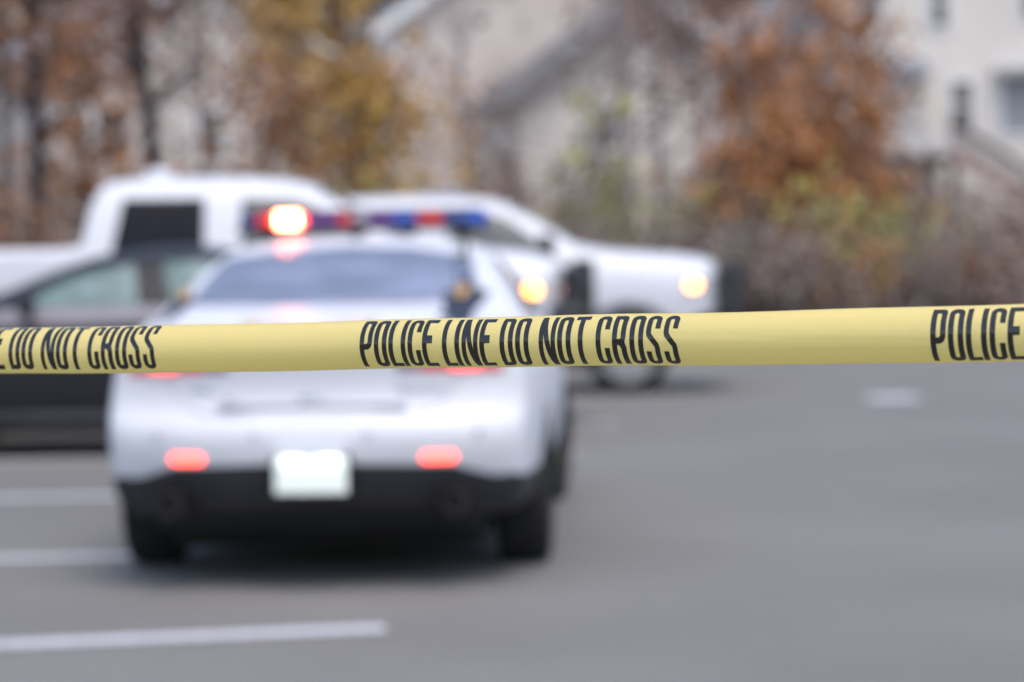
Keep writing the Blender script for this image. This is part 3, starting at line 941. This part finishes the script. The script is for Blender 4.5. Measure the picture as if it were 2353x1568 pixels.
    # black front bumper with wrapped ends
    MB().box(-.98, U(.32), .48, .98, U(-.06), .80, .06).build('front_bumper', blackp, root, auto=40)
    MB().box(-.92, U(6.40), .52, .92, U(6.27), .74, .04).build('rear_bumper', chrome, root, auto=40)
    # push bumper: uprights, plates and hoops
    pb = MB()
    for s in (-1, 1):
        pb.box(s * .36 - .05, U(-.07), .42, s * .36 + .05, U(-.23), 1.32, .02)
        pb.box(s * .97 - .03, U(.10), .62, s * .97 + .03, U(-.12), 1.02, .02)
        pb.box(s * .93 - .03, U(.02), 1.02, s * .93 + .03, U(-.10), 1.26, .02)
        pb.tube([(s * .36, U(-.14), 1.18), (s * .80, U(-.13), 1.20), (s * .95, U(-.06), 1.12), (s * .99, U(.02), .98), (s * .97, U(.04), .80)], .035, 10)
        pb.tube([(s * .36, U(-.14), .80), (s * .80, U(-.13), .80), (s * .97, U(.0), .82)], .035, 10)
    for z in (.60, .88, 1.20):
        pb.box(-.36, U(-.10), z - .05, .36, U(-.17), z + .05, .015)
    pb.build('push_bumper', blackp, root, auto=40)
    MB().box(-.75, U(6.0), .42, .75, U(.3), .56, .02).build('underbody', under, root)
    for y in (U(.95), U(5.02)):
        MB().tube([(-.75, y, .38), (.75, y, .38)], .05).build('axle', under, root)
    for x in (-.38, .38):
        MB().box(x - .25, U(2.75), .85, x + .25, U(2.58), 1.42, .05).box(x - .12, U(2.75), 1.44, x + .12, U(2.65), 1.62, .035).build('front_seat', seat_m, root, auto=40)
    MB().box(-.58, U(3.66), .85, .58, U(3.5), 1.45, .05).build('rear_seat', seat_m, root, auto=40)
    return root


trA = pickup()
tag(trA, 'white crew-cab pickup nearer of the two, its tall cab rising over the charcoal sedan', 'pickup truck', 'white pickup trucks facing right')
trB = copy_tree(trA)
tag(trB, 'white pickup farther back, its bonnet and front wheel showing right of the police sedan')
for t, X, Y, a, sz in ((trA, .45, 21.25, -88.5, 1.01), (trB, 2.08, 25.75, -90, .965)):
    sy = .965 if t is trA else 1.0
    f = Vector((-sin(R(a)), cos(R(a)), 0)) * 6.30 * sy
    t.location = Vector((X, Y, 0)) - f
    t.rotation_euler = (0, 0, R(a))
    t.scale = (1, sy, sz)
MB().box(-.09, 2.72, 2.00, .09, 2.95, 2.10, .04).build('roof_antenna', white, trA, auto=40)
MB().box(-.5, 3.35, 2.02, .5, 3.75, 2.10, .03).build('roof_pod', mat('grey_pod', (.3, .3, .33), .4), trB, auto=40)

# ------------------------------------------------------------------ ground
def ground_z(x, y):
    if y < 33.0: return 0.0
    k = y - 33.0
    z = 0.15 + 0.035 * k + 0.0002 * k * k
    if y > 75: z = 0.15 + .035 * 42 + .0002 * 42 * 42 + (y - 75) * .12
    return z + 0.12 * sin(x * .35 + y * .21) * min(1, k / 6)


g = MB().add([(-160, -60, 0), (160, -60, 0), (160, 33.0, 0), (-160, 33.0, 0)], [(0, 1, 2, 3)]).build('parking_lot', asph)
tag(g, kind='structure')
vs, fs = [], []
NX, NY = 60, 60
for j in range(NY + 1):
    for i in range(NX + 1):
        x = -160 + 320 * i / NX
        y = 33.15 + (j / NY) ** 1.6 * 260
        vs.append((x, y, ground_z(x, y)))
for j in range(NY):
    for i in range(NX):
        a = j * (NX + 1) + i
        fs.append((a, a + 1, a + NX + 2, a + NX + 1))
o = mesh_obj('hillside', vs, fs, litter, None, True)
tag(o, kind='structure')
o = MB().box(-160, 33.0, -.05, 160, 33.15, .15, .02).build('kerb', kerbm)
tag(o, kind='structure')


def pline(p0, p1, w, label, extra=0.004):
    a, b_ = Vector((*p0, 0)), Vector((*p1, 0))
    d = (b_ - a).normalized()
    n = Vector((-d.y, d.x, 0)) * w / 2
    z = Vector((0, 0, extra))
    o = MB().add([a - n + z, b_ - n + z, b_ + n + z, a + n + z], [(0, 1, 2, 3)]).build('parking_line', paintline)
    tag(o, label, 'road marking', 'white lines painted on the asphalt')
    return o


pline((-6, 8.62), (-.50, 9.70), .16, 'nearest white parking line, ending in open asphalt behind the police sedan')
pline((-7, 11.85), (-1.80, 12.12), .16, 'second nearest white parking line, cut short at the left rear wheel of the police sedan')  # ends early, standing in for the shade that hides it under the car
pline((-8, 14.85), (.10, 15.25), .16, 'white parking line between the charcoal sedan and the nearer stall line')
pline((-8.5, 17.55), (.45, 17.9), .15, 'white parking line nearest the sills of the charcoal sedan')
pline((-9, 20.3), (.85, 20.75), .15, 'farthest white parking line, ending right of the police sedan')
pline((3.27, 23.5), (3.72, 23.55), .62, 'short white painted dash alone on the open asphalt at right')


# ------------------------------------------------------------------ vegetation
def scatter_quads(rng, centers, n, spread, size, up=0.4):
    vs, fs = [], []
    for _ in range(n):
        c, sp = centers[rng.randrange(len(centers))]
        p = Vector((c[0] + rng.gauss(0, sp * spread), c[1] + rng.gauss(0, sp * spread), c[2] + rng.gauss(0, sp * spread * .85)))
        a = Vector((rng.gauss(0, 1), rng.gauss(0, 1), rng.gauss(0, 1))).normalized()
        b_ = a.cross(Vector((rng.gauss(0, 1), rng.gauss(0, 1), rng.gauss(0, 1)))).normalized()
        s = size * rng.uniform(.6, 1.4)
        k = len(vs)
        vs += [p - a * s, p - b_ * s * .6, p + a * s, p + b_ * s * .6]
        fs.append((k, k + 1, k + 2, k + 3))
    return vs, fs


def tree(name, label, cat, group, x, y, h, cw, leaf, bk, nleaf, seed, lean=0.0, tr=.12, base=.30, size=.11, z0=None, clump=.9):
    rng = random.Random(seed)
    z = ground_z(x, y) - .05 if z0 is None else z0
    root = empty(name, (x, y, z))
    tag(root, label, cat, group)
    m = MB()
    n = 8
    pts, rad = [], []
    for i in range(n + 1):
        t = i / n
        pts.append(Vector((lean * h * t + .06 * h * .12 * sin(t * 5 + seed), .04 * h * .2 * sin(t * 4 + seed * 2), h * .96 * t)))
        rad.append(tr * (1 - t) ** .8 + .012)
    m.tube(pts, rad, 8)
    centers = []
    nb = 16
    for i in range(nb):
        t = base + (1 - base) * (i + .5) / nb * .95
        k = t * n
        p0 = pts[int(k)].lerp(pts[min(n, int(k) + 1)], k - int(k))
        a = i * 2.4 + rng.uniform(-.5, .5)
        ln = cw * (1.0 - .65 * max(0, (t - base) / (1 - base)) ** 1.3) * rng.uniform(.65, 1.1)
        e = p0 + Vector((cos(a) * ln, sin(a) * ln, ln * rng.uniform(.35, .9)))
        mid = p0.lerp(e, .5) + Vector((0, 0, ln * .08))
        r0 = tr * (1 - t) ** .8 * .55 + .01
        m.tube([p0, mid, e], [r0, r0 * .6, .008], 5, False)
        for q in (mid, e, p0.lerp(e, .75)):
            for _ in range(2):
                e2 = q + Vector((rng.gauss(0, 1), rng.gauss(0, 1), rng.gauss(.5, .8))) * ln * .28
                m.tube([q, e2], [r0 * .35, .005], 4, False)
                centers.append((e2, clump * cw * .22))
    m.build('trunk', bk, root, smooth=True)
    vs, fs = scatter_quads(rng, centers, nleaf, 1.0, size)
    mesh_obj('crown', vs, fs, leaf, root)
    return root


def at(px, py, Y):
    p = P(px, py, Y)
    return p.x


def bush(label, cat, group, x, y, h, w, leaf, n, seed, size=.07, name='shrub'):
    rng = random.Random(seed)
    z = ground_z(x, y) - .04
    root = empty(name, (x, y, z))
    tag(root, label, cat, group)
    m = MB()
    centers = []
    for i in range(12):
        a = rng.uniform(0, 2 * pi)
        r = w * math.sqrt(rng.random()) * .5
        e = Vector((cos(a) * r * 1.3, sin(a) * r * .9, h * rng.uniform(.6, 1.0)))
        b0 = Vector((cos(a) * r * .4, sin(a) * r * .4, 0))
        m.tube([b0, b0.lerp(e, .5) + Vector((rng.gauss(0, .05), 0, 0)), e], [.028, .018, .005], 5, False)
        for t in (.4, .65, .85, 1.0):
            centers.append((b0.lerp(e, t), .10 * h + .05 * w))
    m.build('stems', barkg if seed % 2 else bark, root, smooth=True)
    vs, fs = scatter_quads(rng, centers, n, 1.0, size)
    mesh_obj('foliage', vs, fs, leaf, root)
    return root


GT = 'autumn trees behind the parked vehicles'
#      px   dist  h    cw  leaf     bark  n    lean  label
TREES = [
    (25, 44, 10.5, 1.9, L_rust, bark, 1000, -.02, 'rust-leaved tree at the far left edge'),
    (92, 40, 9.5, 1.2, L_rust, barkd, 330, -.03, 'thin dark-trunked tree leaning near the left edge with sparse brown leaves'),
    (200, 47, 4.9, 1.4, L_orange, bark, 800, .0, 'low rust-orange tree under the slate-roofed house'),
    (372, 38, 10.5, 1.1, L_maroon, barkd, 420, -.055, 'slim nearly black trunk with maroon leaves rising above the nearer pickup cab'),
    (290, 50, 6.2, 1.5, L_maroon, barkg, 520, .01, 'maroon-brown tree left of the slim black trunk'),
    (480, 49, 9.6, 1.9, L_maroon, barkg, 760, .0, 'dull purple-brown tree right of the slim black trunk'),
    (700, 43, 6.9, 1.5, L_gold, barkg, 1500, .0, 'broad golden-yellow tree above the flashing light bar'),
    (840, 41, 3.7, 1.3, L_gold, barkg, 1100, .0, 'short golden tree low behind the pickup roof'),
    (1060, 48, 6.0, 1.6, L_twig, barkg, 160, .01, 'almost bare grey tree before the middle of the beige house'),
    (1440, 43, 8.0, 1.5, L_twig, barkg, 360, .0, 'bare pale-barked tree right of the porch'),
    (1520, 47, 7.6, 1.5, L_maroon, barkg, 420, .0, 'sparse brown tree at the right end of the beige house'),
    (1625, 50, 10.6, 1.5, L_maroon, barkg, 950, -.01, 'tall brown tree filling the gap between the two houses'),
    (1725, 44, 4.8, 1.2, L_orange, barkg, 800, .0, 'small orange tree left of the tall orange tree'),
    (1835, 46, 11.5, 1.15, L_orange, barkg, 950, .0, 'tall bright orange tree left of the cream house'),
    (1965, 42, 4.9, 1.05, L_orange, barkg, 850, .0, 'lower orange tree in front of the cream house corner'),
    (1800, 41, 3.0, 1.1, L_orange, bark, 600, .0, 'small orange tree low between shrubs'),
    (1390, 40, 3.6, .8, L_lime, barkg, 110, .0, 'young yellow-green sapling before the porch'),
    (1690, 40, 2.6, .9, L_orange, bark, 420, .0, 'knee-high orange sapling left of the tall orange tree'),
    (1905, 44, 3.2, 1.0, L_orange, bark, 700, .0, 'squat orange tree low before the right-hand trunks'),
    (620, 40, 4.0, 1.3, L_rust, barkg, 480, .0, 'low rusty tree directly behind the nearer pickup roof'),
    (1985, 48, 9.2, 1.0, L_rust, barkg, 240, .0, 'thin rust tree crossing the cream house front'),
]
for i, (px, Y, h, cw, lf, bk, n, ln, lab) in enumerate(TREES):
    tree('tree', lab, 'tree', GT, at(px, 500, Y), Y, h, cw, lf, bk, n, 11 + i, ln, tr=.13 if bk is barkd else .085, base=.16 if lf is L_orange else .30)

rng = random.Random(5)
HUES = {'L_lime': ('yellow-green', L_lime), 'L_twig': ('pale grey', L_twig), 'L_brush': ('brown', L_brush), 'L_orange': ('orange', L_orange), 'L_green': ('dull green', L_green), 'L_rust': ('rusty', L_rust)}
BUSH = [
    (1270, 37, 1.9, 1.6, 'L_brush'), (1330, 39, 2.4, 1.5, 'L_lime'), (1390, 36, 1.8, 1.7, 'L_brush'), (1450, 38, 2.3, 1.6, 'L_green'), (1500, 40, 2.6, 1.4, 'L_lime'),
    (1555, 36, 1.7, 1.8, 'L_twig'), (1600, 39, 2.2, 1.6, 'L_brush'), (1660, 37, 1.9, 1.6, 'L_green'), (1710, 36, 1.6, 1.7, 'L_twig'), (1760, 38, 2.2, 1.5, 'L_brush'),
    (1815, 36, 1.5, 1.5, 'L_twig'), (1872, 37, 2.5, .8, 'L_lime'), (1905, 39, 2.2, 1.3, 'L_orange'), (1950, 36, 1.5, 1.4, 'L_orange'), (1990, 38, 1.9, 1.2, 'L_lime'),
    (2035, 36, 1.4, 1.7, 'L_brush'), (2075, 39, 2.5, 1.1, 'L_lime'), (2125, 37, 2.0, 1.3, 'L_green'), (2170, 36, 1.5, 1.5, 'L_twig'), (2215, 38, 1.9, 1.4, 'L_brush'),
    (2270, 36, 1.5, 1.5, 'L_rust'), (2320, 38, 2.0, 1.5, 'L_brush'), (2370, 36, 1.6, 1.5, 'L_twig'), (860, 38, 2.6, 1.4, 'L_lime'), (930, 37, 2.0, 1.5, 'L_twig'),
    (1010, 39, 1.9, 1.6, 'L_twig'), (1100, 38, 1.9, 1.6, 'L_brush'), (1190, 38, 2.0, 1.6, 'L_brush'), (140, 38, 2.6, 1.8, 'L_rust'), (20, 38, 2.8, 1.8, 'L_rust'), (-70, 39, 2.6, 1.8, 'L_brush'),
    (640, 39, 2.8, 1.8, 'L_rust'), (540, 40, 2.8, 1.7, 'L_brush'),
]
NEAR = ['beside the kerb', 'a little up the bank', 'half way up the bank']
for i, (px, Y, h, w, hu) in enumerate(BUSH):
    x = at(px, 600, Y)
    side = 'behind the left vehicles' if px < 700 else 'behind the farther pickup cab' if px < 1250 else 'above the bonnet of the farther pickup' if px < 1720 else 'right of the farther pickup nose' if px < 2000 else 'below the deck stairs'
    lab = '%s %s brush %s, %s' % ('tall' if h > 2.3 else 'low' if h < 1.6 else 'waist-high', HUES[hu][0], NEAR[0 if Y < 37 else 1 if Y < 39 else 2], side)
    bush(lab, 'shrub', 'brush along the bank', x, Y, h * .78, w, HUES[hu][1], 300, 100 + i)

# dry ground cover on the bank
rng = random.Random(9)
vs, fs = [], []
for _ in range(9000):
    x = rng.uniform(-16, 20); y = rng.uniform(33.4, 60)
    z = ground_z(x, y)
    h = rng.uniform(.12, .38)
    a = rng.uniform(0, pi)
    dx, dy = cos(a) * .03, sin(a) * .03
    k = len(vs)
    vs += [(x - dx, y - dy, z - .02), (x + dx, y + dy, z - .02), (x + rng.gauss(0, .1), y + rng.gauss(0, .1), z + h)]
    fs.append((k, k + 1, k + 2))
o = mesh_obj('dry_grass', vs, fs, L_brush)
tag(o, 'dry brown grass and stalks covering the bank behind the kerb', 'grass', kind='stuff')

# thin undergrowth below the houses
rng = random.Random(21)
m = MB()
centers = []
for i in range(170):
    x = rng.uniform(-16, 18); y = rng.uniform(50, 64); z = ground_z(x, y) - .05
    h = rng.uniform(1.2, 2.9) if x < 9 else rng.uniform(.8, 1.9)
    m.tube([(x, y, z), (x + rng.gauss(0, .2), y, z + h)], [.03, .008], 5, False)
    for k in range(4): centers.append(((x + rng.gauss(0, .3), y, z + h * rng.uniform(.1, .9)), .38))
vs, fs = scatter_quads(rng, centers, 13000, 1.0, .10)
m.add(vs, fs)
o = m.build('undergrowth', leafm('undergrowth_leaves', (.27, .205, .17), (.18, .14, .12), .5))
tag(o, 'thin grey-brown undergrowth across the slope below the houses', 'undergrowth', kind='stuff')

# far wood behind the houses
rng = random.Random(77)
m = MB()
centers = []
for i in range(90):
    x = rng.uniform(-42, 42); y = rng.uniform(92, 112); z = ground_z(x, y) - .2
    h = rng.uniform(12, 18)
    m.tube([(x, y, z), (x + rng.gauss(0, .4), y, z + h * .5), (x + rng.gauss(0, .8), y, z + h)], [.22, .15, .02], 6, False)
    for k in range(10):
        t = rng.uniform(.15, 1)
        centers.append(((x + rng.gauss(0, 1.6), y + rng.gauss(0, 1.2), z + h * t), 1.1))
vs, fs = scatter_quads(rng, centers, 22000, 1.0, .42)
m.add(vs, fs)
o = m.build('woods', leafm('far_woods', (.30, .22, .185), (.21, .155, .135), .25))
tag(o, 'hazy grey-brown wood rising behind the houses', 'woods', kind='stuff')

# ------------------------------------------------------------------ houses
cream = siding('cream_siding', (.74, .70, .65))
beige = siding('beige_siding', (.66, .585, .54))
greige = siding('grey_beige_siding', (.62, .57, .53))
slate = mat('slate_shingles', (.20, .215, .25), .9, var=.25, scale=1.5)
shing = mat('grey_shingles', (.17, .165, .165), .9, var=.25, scale=1.5)
glassw = mat('house_glass', (.05, .045, .055), .1, var=.3, ior=1.7)
deckm = mat('weathered_wood', (.42, .32, .30), .85, var=.3, scale=2)
deckd = mat('dark_wood', (.055, .045, .045), .85, var=.3, scale=2)
shademat = mat('grey_door_panel', (.30, .31, .33), .4, var=.2)


def gable_wall(m, x0, x1, y0, y1, z0, ze, za):
    xm = (x0 + x1) / 2
    v = [(x0, y0, z0), (x1, y0, z0), (x1, y0, ze), (xm, y0, za), (x0, y0, ze), (x0, y1, z0), (x1, y1, z0), (x1, y1, ze), (xm, y1, za), (x0, y1, ze)]
    f = [(0, 1, 2, 3, 4), (9, 8, 7, 6, 5), (0, 4, 9, 5), (1, 6, 7, 2)]
    m.add(v, f)


def gable_roof(m, x0, x1, y0, y1, ze, za, oh=.35, th=.18, gap=.03):
    xm = (x0 + x1) / 2
    sl_ = (za - ze) / (xm - x0)
    for s in (-1, 1):
        xe = xm + s * ((x1 - x0) / 2 + oh)
        zel = ze - sl_ * oh + gap
        za2 = za + gap
        v = [(xe, y0 - oh, zel), (xm, y0 - oh, za2), (xm, y1 + oh, za2), (xe, y1 + oh, zel), (xe, y0 - oh, zel + th), (xm, y0 - oh, za2 + th), (xm, y1 + oh, za2 + th), (xe, y1 + oh, zel + th)]
        m.add(v, [(0, 1, 2, 3), (7, 6, 5, 4), (0, 4, 5, 1), (3, 2, 6, 7), (0, 3, 7, 4)])


def rake(m, x0, x1, y, ze, za, oh=.35, w=.28):
    xm = (x0 + x1) / 2
    sl_ = (za - ze) / (xm - x0)
    for s in (-1, 1):
        xe = xm + s * ((x1 - x0) / 2 + oh)
        a = Vector((xe, y, ze - sl_ * oh)); b_ = Vector((xm, y, za))
        m.add([a + Vector((0, 0, -w + .1)), b_ + Vector((0, 0, -w + .1)), b_ + Vector((0, 0, .2)), a + Vector((0, 0, .2)),
               a + Vector((0, -.05, -w + .1)), b_ + Vector((0, -.05, -w + .1)), b_ + Vector((0, -.05, .2)), a + Vector((0, -.05, .2))],
              [(0, 1, 2, 3), (7, 6, 5, 4), (0, 4, 5, 1), (2, 6, 7, 3), (0, 3, 7, 4), (1, 5, 6, 2)])


def window(parent, x, z, w, h, y, m_glass=None, name='window', mull=True):
    fr = MB()
    t = .12
    fr.box(x - w / 2 - t, y - .07, z - t, x - w / 2, y + .02, z + h + t).box(x + w / 2, y - .07, z - t, x + w / 2 + t, y + .02, z + h + t)
    fr.box(x - w / 2, y - .065, z + h, x + w / 2, y + .02, z + h + t).box(x - w / 2, y - .065, z - t, x + w / 2, y + .02, z)
    if mull: fr.box(x - w / 2, y - .05, z + h / 2 - .03, x + w / 2, y + .01, z + h / 2 + .03)
    f = fr.build(name, white2, parent)
    MB().box(x - w / 2, y - .03, z, x + w / 2, y + .0, z + h).build('pane', m_glass or glassw, f)
    return f


# cream house at right
Y = 72
hx = at(1935, 300, Y)
house = empty('house', (hx, Y, 0), R(0))
tag(house, 'cream clapboard house at the upper right with dark windows above a wooden deck', 'house', 'houses on the hillside')
S = 5882 / Y
Z = lambda y: P(2150, y, Y).z
Xl = lambda x: P(x, 200, Y).x - hx
m = MB(); gable_wall(m, Xl(1935), Xl(2620), 0, 9, 1.0, 13.0, 16.5); m.build('wall', cream, house)
m = MB(); gable_roof(m, Xl(1935), Xl(2620), 0, 9, 13.0, 16.5); m.build('roof', shing, house)
window(house, Xl(2160), Z(62), .42, 1.5, 0)
window(house, Xl(2375), Z(45), .55, 1.5, 0)
window(house, Xl(2210), Z(300), .50, 1.35, 0)
window(house, Xl(2345), Z(310), 1.1, 1.75, 0, shademat, 'patio_door', False)
window(house, Xl(2000), Z(60), .6, 1.3, 0)
m = MB()
m.box(Xl(2285), -.5, Z(180), Xl(2420), -.02, Z(160)); m.build('awning', shademat, house)
# projecting bay with small lean-to roof
m = MB(); m.box(Xl(2020), -1.2, 1.2, Xl(2110), -.0, Z(180)); m.build('bay', siding('pale_siding', (.60, .57, .54)), house)
m = MB()
m.add([(Xl(2010), -1.5, Z(182)), (Xl(2122), -1.5, Z(178)), (Xl(2122), -.02, Z(135)), (Xl(2030), -.02, Z(140)),
       (Xl(2010), -1.5, Z(188)), (Xl(2122), -1.5, Z(184)), (Xl(2122), -.02, Z(150)), (Xl(2030), -.02, Z(155))],
      [(0, 1, 2, 3), (7, 6, 5, 4), (0, 4, 5, 1), (1, 5, 6, 2), (3, 7, 4, 0)])
m.build('bay_roof', slate, house)
# deck + stairs
deck = empty('deck', (hx, Y - 3.2, 0))
tag(deck, 'weathered wooden deck on dark posts below the cream house', 'deck')
Yd = 68.8
Xd = lambda x: P(x, 350, Yd).x - hx
Zd = lambda y: P(2150, y, Yd).z
m = MB(); m.box(Xd(2040), 0, Zd(372), Xd(2200), 3.15, Zd(356)); m.build('deck_floor', deckd, deck)
for x in (2052, 2100, 2150, 2195):
    MB().box(Xd(x) - .09, .06, ground_z(hx + Xd(x), Yd) - .2, Xd(x) + .09, .24, Zd(372)).build('post', deckd, deck)
m = MB()
m.box(Xd(2040), .0, Zd(322), Xd(2200), .08, Zd(318))
for k in range(14):
    xx = Xd(2042) + k * (Xd(2198) - Xd(2042)) / 13
    m.box(xx - .025, .01, Zd(356), xx + .025, .06, Zd(322))
m.build('railing', white2, deck)
stair = empty('stairs', (hx, Yd - .2, 0))
tag(stair, 'brown wooden stairs descending to the right from the deck of the cream house', 'stairs')
Xs = lambda x: P(x, 380, Yd - .2).x - hx
a, b_ = Vector((Xs(2185), 0, Zd(345))), Vector((Xs(2420), 0, Zd(500)))


def slab(m, a, b, dy, lo, hi):
    m.add([a + Vector((0, 0, lo)), b + Vector((0, 0, lo)), b + Vector((0, 0, hi)), a + Vector((0, 0, hi)),
           a + Vector((0, dy, lo)), b + Vector((0, dy, lo)), b + Vector((0, dy, hi)), a + Vector((0, dy, hi))],
          [(3, 2, 1, 0), (4, 5, 6, 7), (0, 1, 5, 4), (3, 7, 6, 2), (0, 4, 7, 3), (1, 2, 6, 5)])


m = MB(); slab(m, a, b_, .08, -.30, .26); m.build('stringer', deckm, stair)
m = MB(); slab(m, a + Vector((0, 0, .80)), b_ + Vector((0, 0, .80)), .08, -.10, .08)
for k in range(16):
    p = a.lerp(b_, (k + .3) / 16)
    m.box(p.x - .03, .01, p.z + .2, p.x + .03, .06, p.z + .75)
m.build('handrail', deckd, stair)
m = MB()
for k in range(14):
    p = a.lerp(b_, (k + .5) / 14)
    m.box(p.x - .16, .09, p.z - .02, p.x + .16, 1.1, p.z + .03)
m.build('treads', deckm, stair)

# beige house in the middle
Y2 = 74
h2 = P(880, 300, Y2)
house2 = empty('house', (h2.x, Y2, 0), R(14))
tag(house2, 'large beige house in the middle with a broad gable and a small dark-roofed wing', 'house', 'houses on the hillside')
W2 = 9.6
ze = P(880, 62, Y2).z
m = MB(); gable_wall(m, 0, W2, 0, 8, 1.0, ze, ze + 3.1); m.build('wall', beige, house2)
m = MB(); gable_roof(m, 0, W2, 0, 8, ze, ze + 3.1); m.build('roof', shing, house2)
m = MB(); rake(m, 0, W2, -.36, ze, ze + 3.1); m.build('rake_trim', white2, house2)
MB().box(-.02, -.04, 1.0, .16, .0, ze - .1).build('corner_trim', white2, house2)
window(house2, 6.9, 7.0, .7, 1.2, 0)
# wing
Y3 = 68
w0 = P(1195, 300, Y3)
M3 = Matrix.Rotation(R(-14), 3, 'Z')
loc = M3 @ (Vector((w0.x, Y3, 0)) - Vector((h2.x, Y2, 0)))
zw = P(1195, 235, Y3).z
wing = empty('wing', loc, 0, house2)
wing.rotation_euler = (0, 0, R(0))
m = MB(); gable_wall(m, 0, 6.8, 0, 4.8, .8, zw, zw + 2.5); m.build('wing_wall', greige, wing)
m = MB(); gable_roof(m, 0, 6.8, 0, 4.8, zw, zw + 2.5, oh=.4, th=.26); m.build('wing_roof', shing, wing)
m = MB(); rake(m, 0, 6.8, -.42, zw, zw + 2.5, oh=.4, w=.2); m.build('wing_fascia', mat('dark_fascia', (.14, .13, .13), .8), wing)
MB().box(-.06, .6, .9, -.01, 1.6, 3.9).build('wing_door', mat('brown_door', (.20, .15, .14), .6), wing)
window(wing, 2.3, 4.0, .8, 1.1, 0)

# house at the left with slate roof
Y4 = 70
h4 = P(120, 150, Y4)
house4 = empty('house', (h4.x, Y4, 0), R(30))
tag(house4, 'pale house at the upper left with a blue-grey slate roof seen through the trees', 'house', 'houses on the hillside')
z4 = P(120, 150, Y4).z
m = MB(); gable_wall(m, 0, 9.0, 0, 8, .8, z4, z4 + 2.7); m.build('wall', greige, house4)
m = MB(); gable_roof(m, 0, 9.0, 0, 8, z4, z4 + 2.7, oh=.4); m.build('roof', slate, house4)
m = MB(); rake(m, 0, 9.0, -.42, z4, z4 + 2.7, oh=.4, w=.10); m.build('rake_trim', white2, house4)
window(house4, 1.6, z4 - 2.6, .8, 1.4, 0)
window(house4, 4.6, z4 - 2.6, .8, 1.4, 0)
# a further pale house in the gap between the trees
Y5 = 84
h5 = P(1600, 300, Y5)
house5 = empty('house', (h5.x, Y5, 0), R(0))
tag(house5, 'distant pale grey house glimpsed between the brown and orange trees', 'house', 'houses on the hillside')
m = MB(); gable_wall(m, 0, 5.2, 0, 7, 2.0, 8.2, 10.4); m.build('wall', siding('pale_grey_siding', (.56, .56, .60)), house5)
m = MB(); gable_roof(m, 0, 5.2, 0, 7, 8.2, 10.4); m.build('roof', shing, house5)
window(house5, 1.4, 6.0, .8, 1.3, 0)
window(house5, 3.6, 6.0, .8, 1.3, 0)
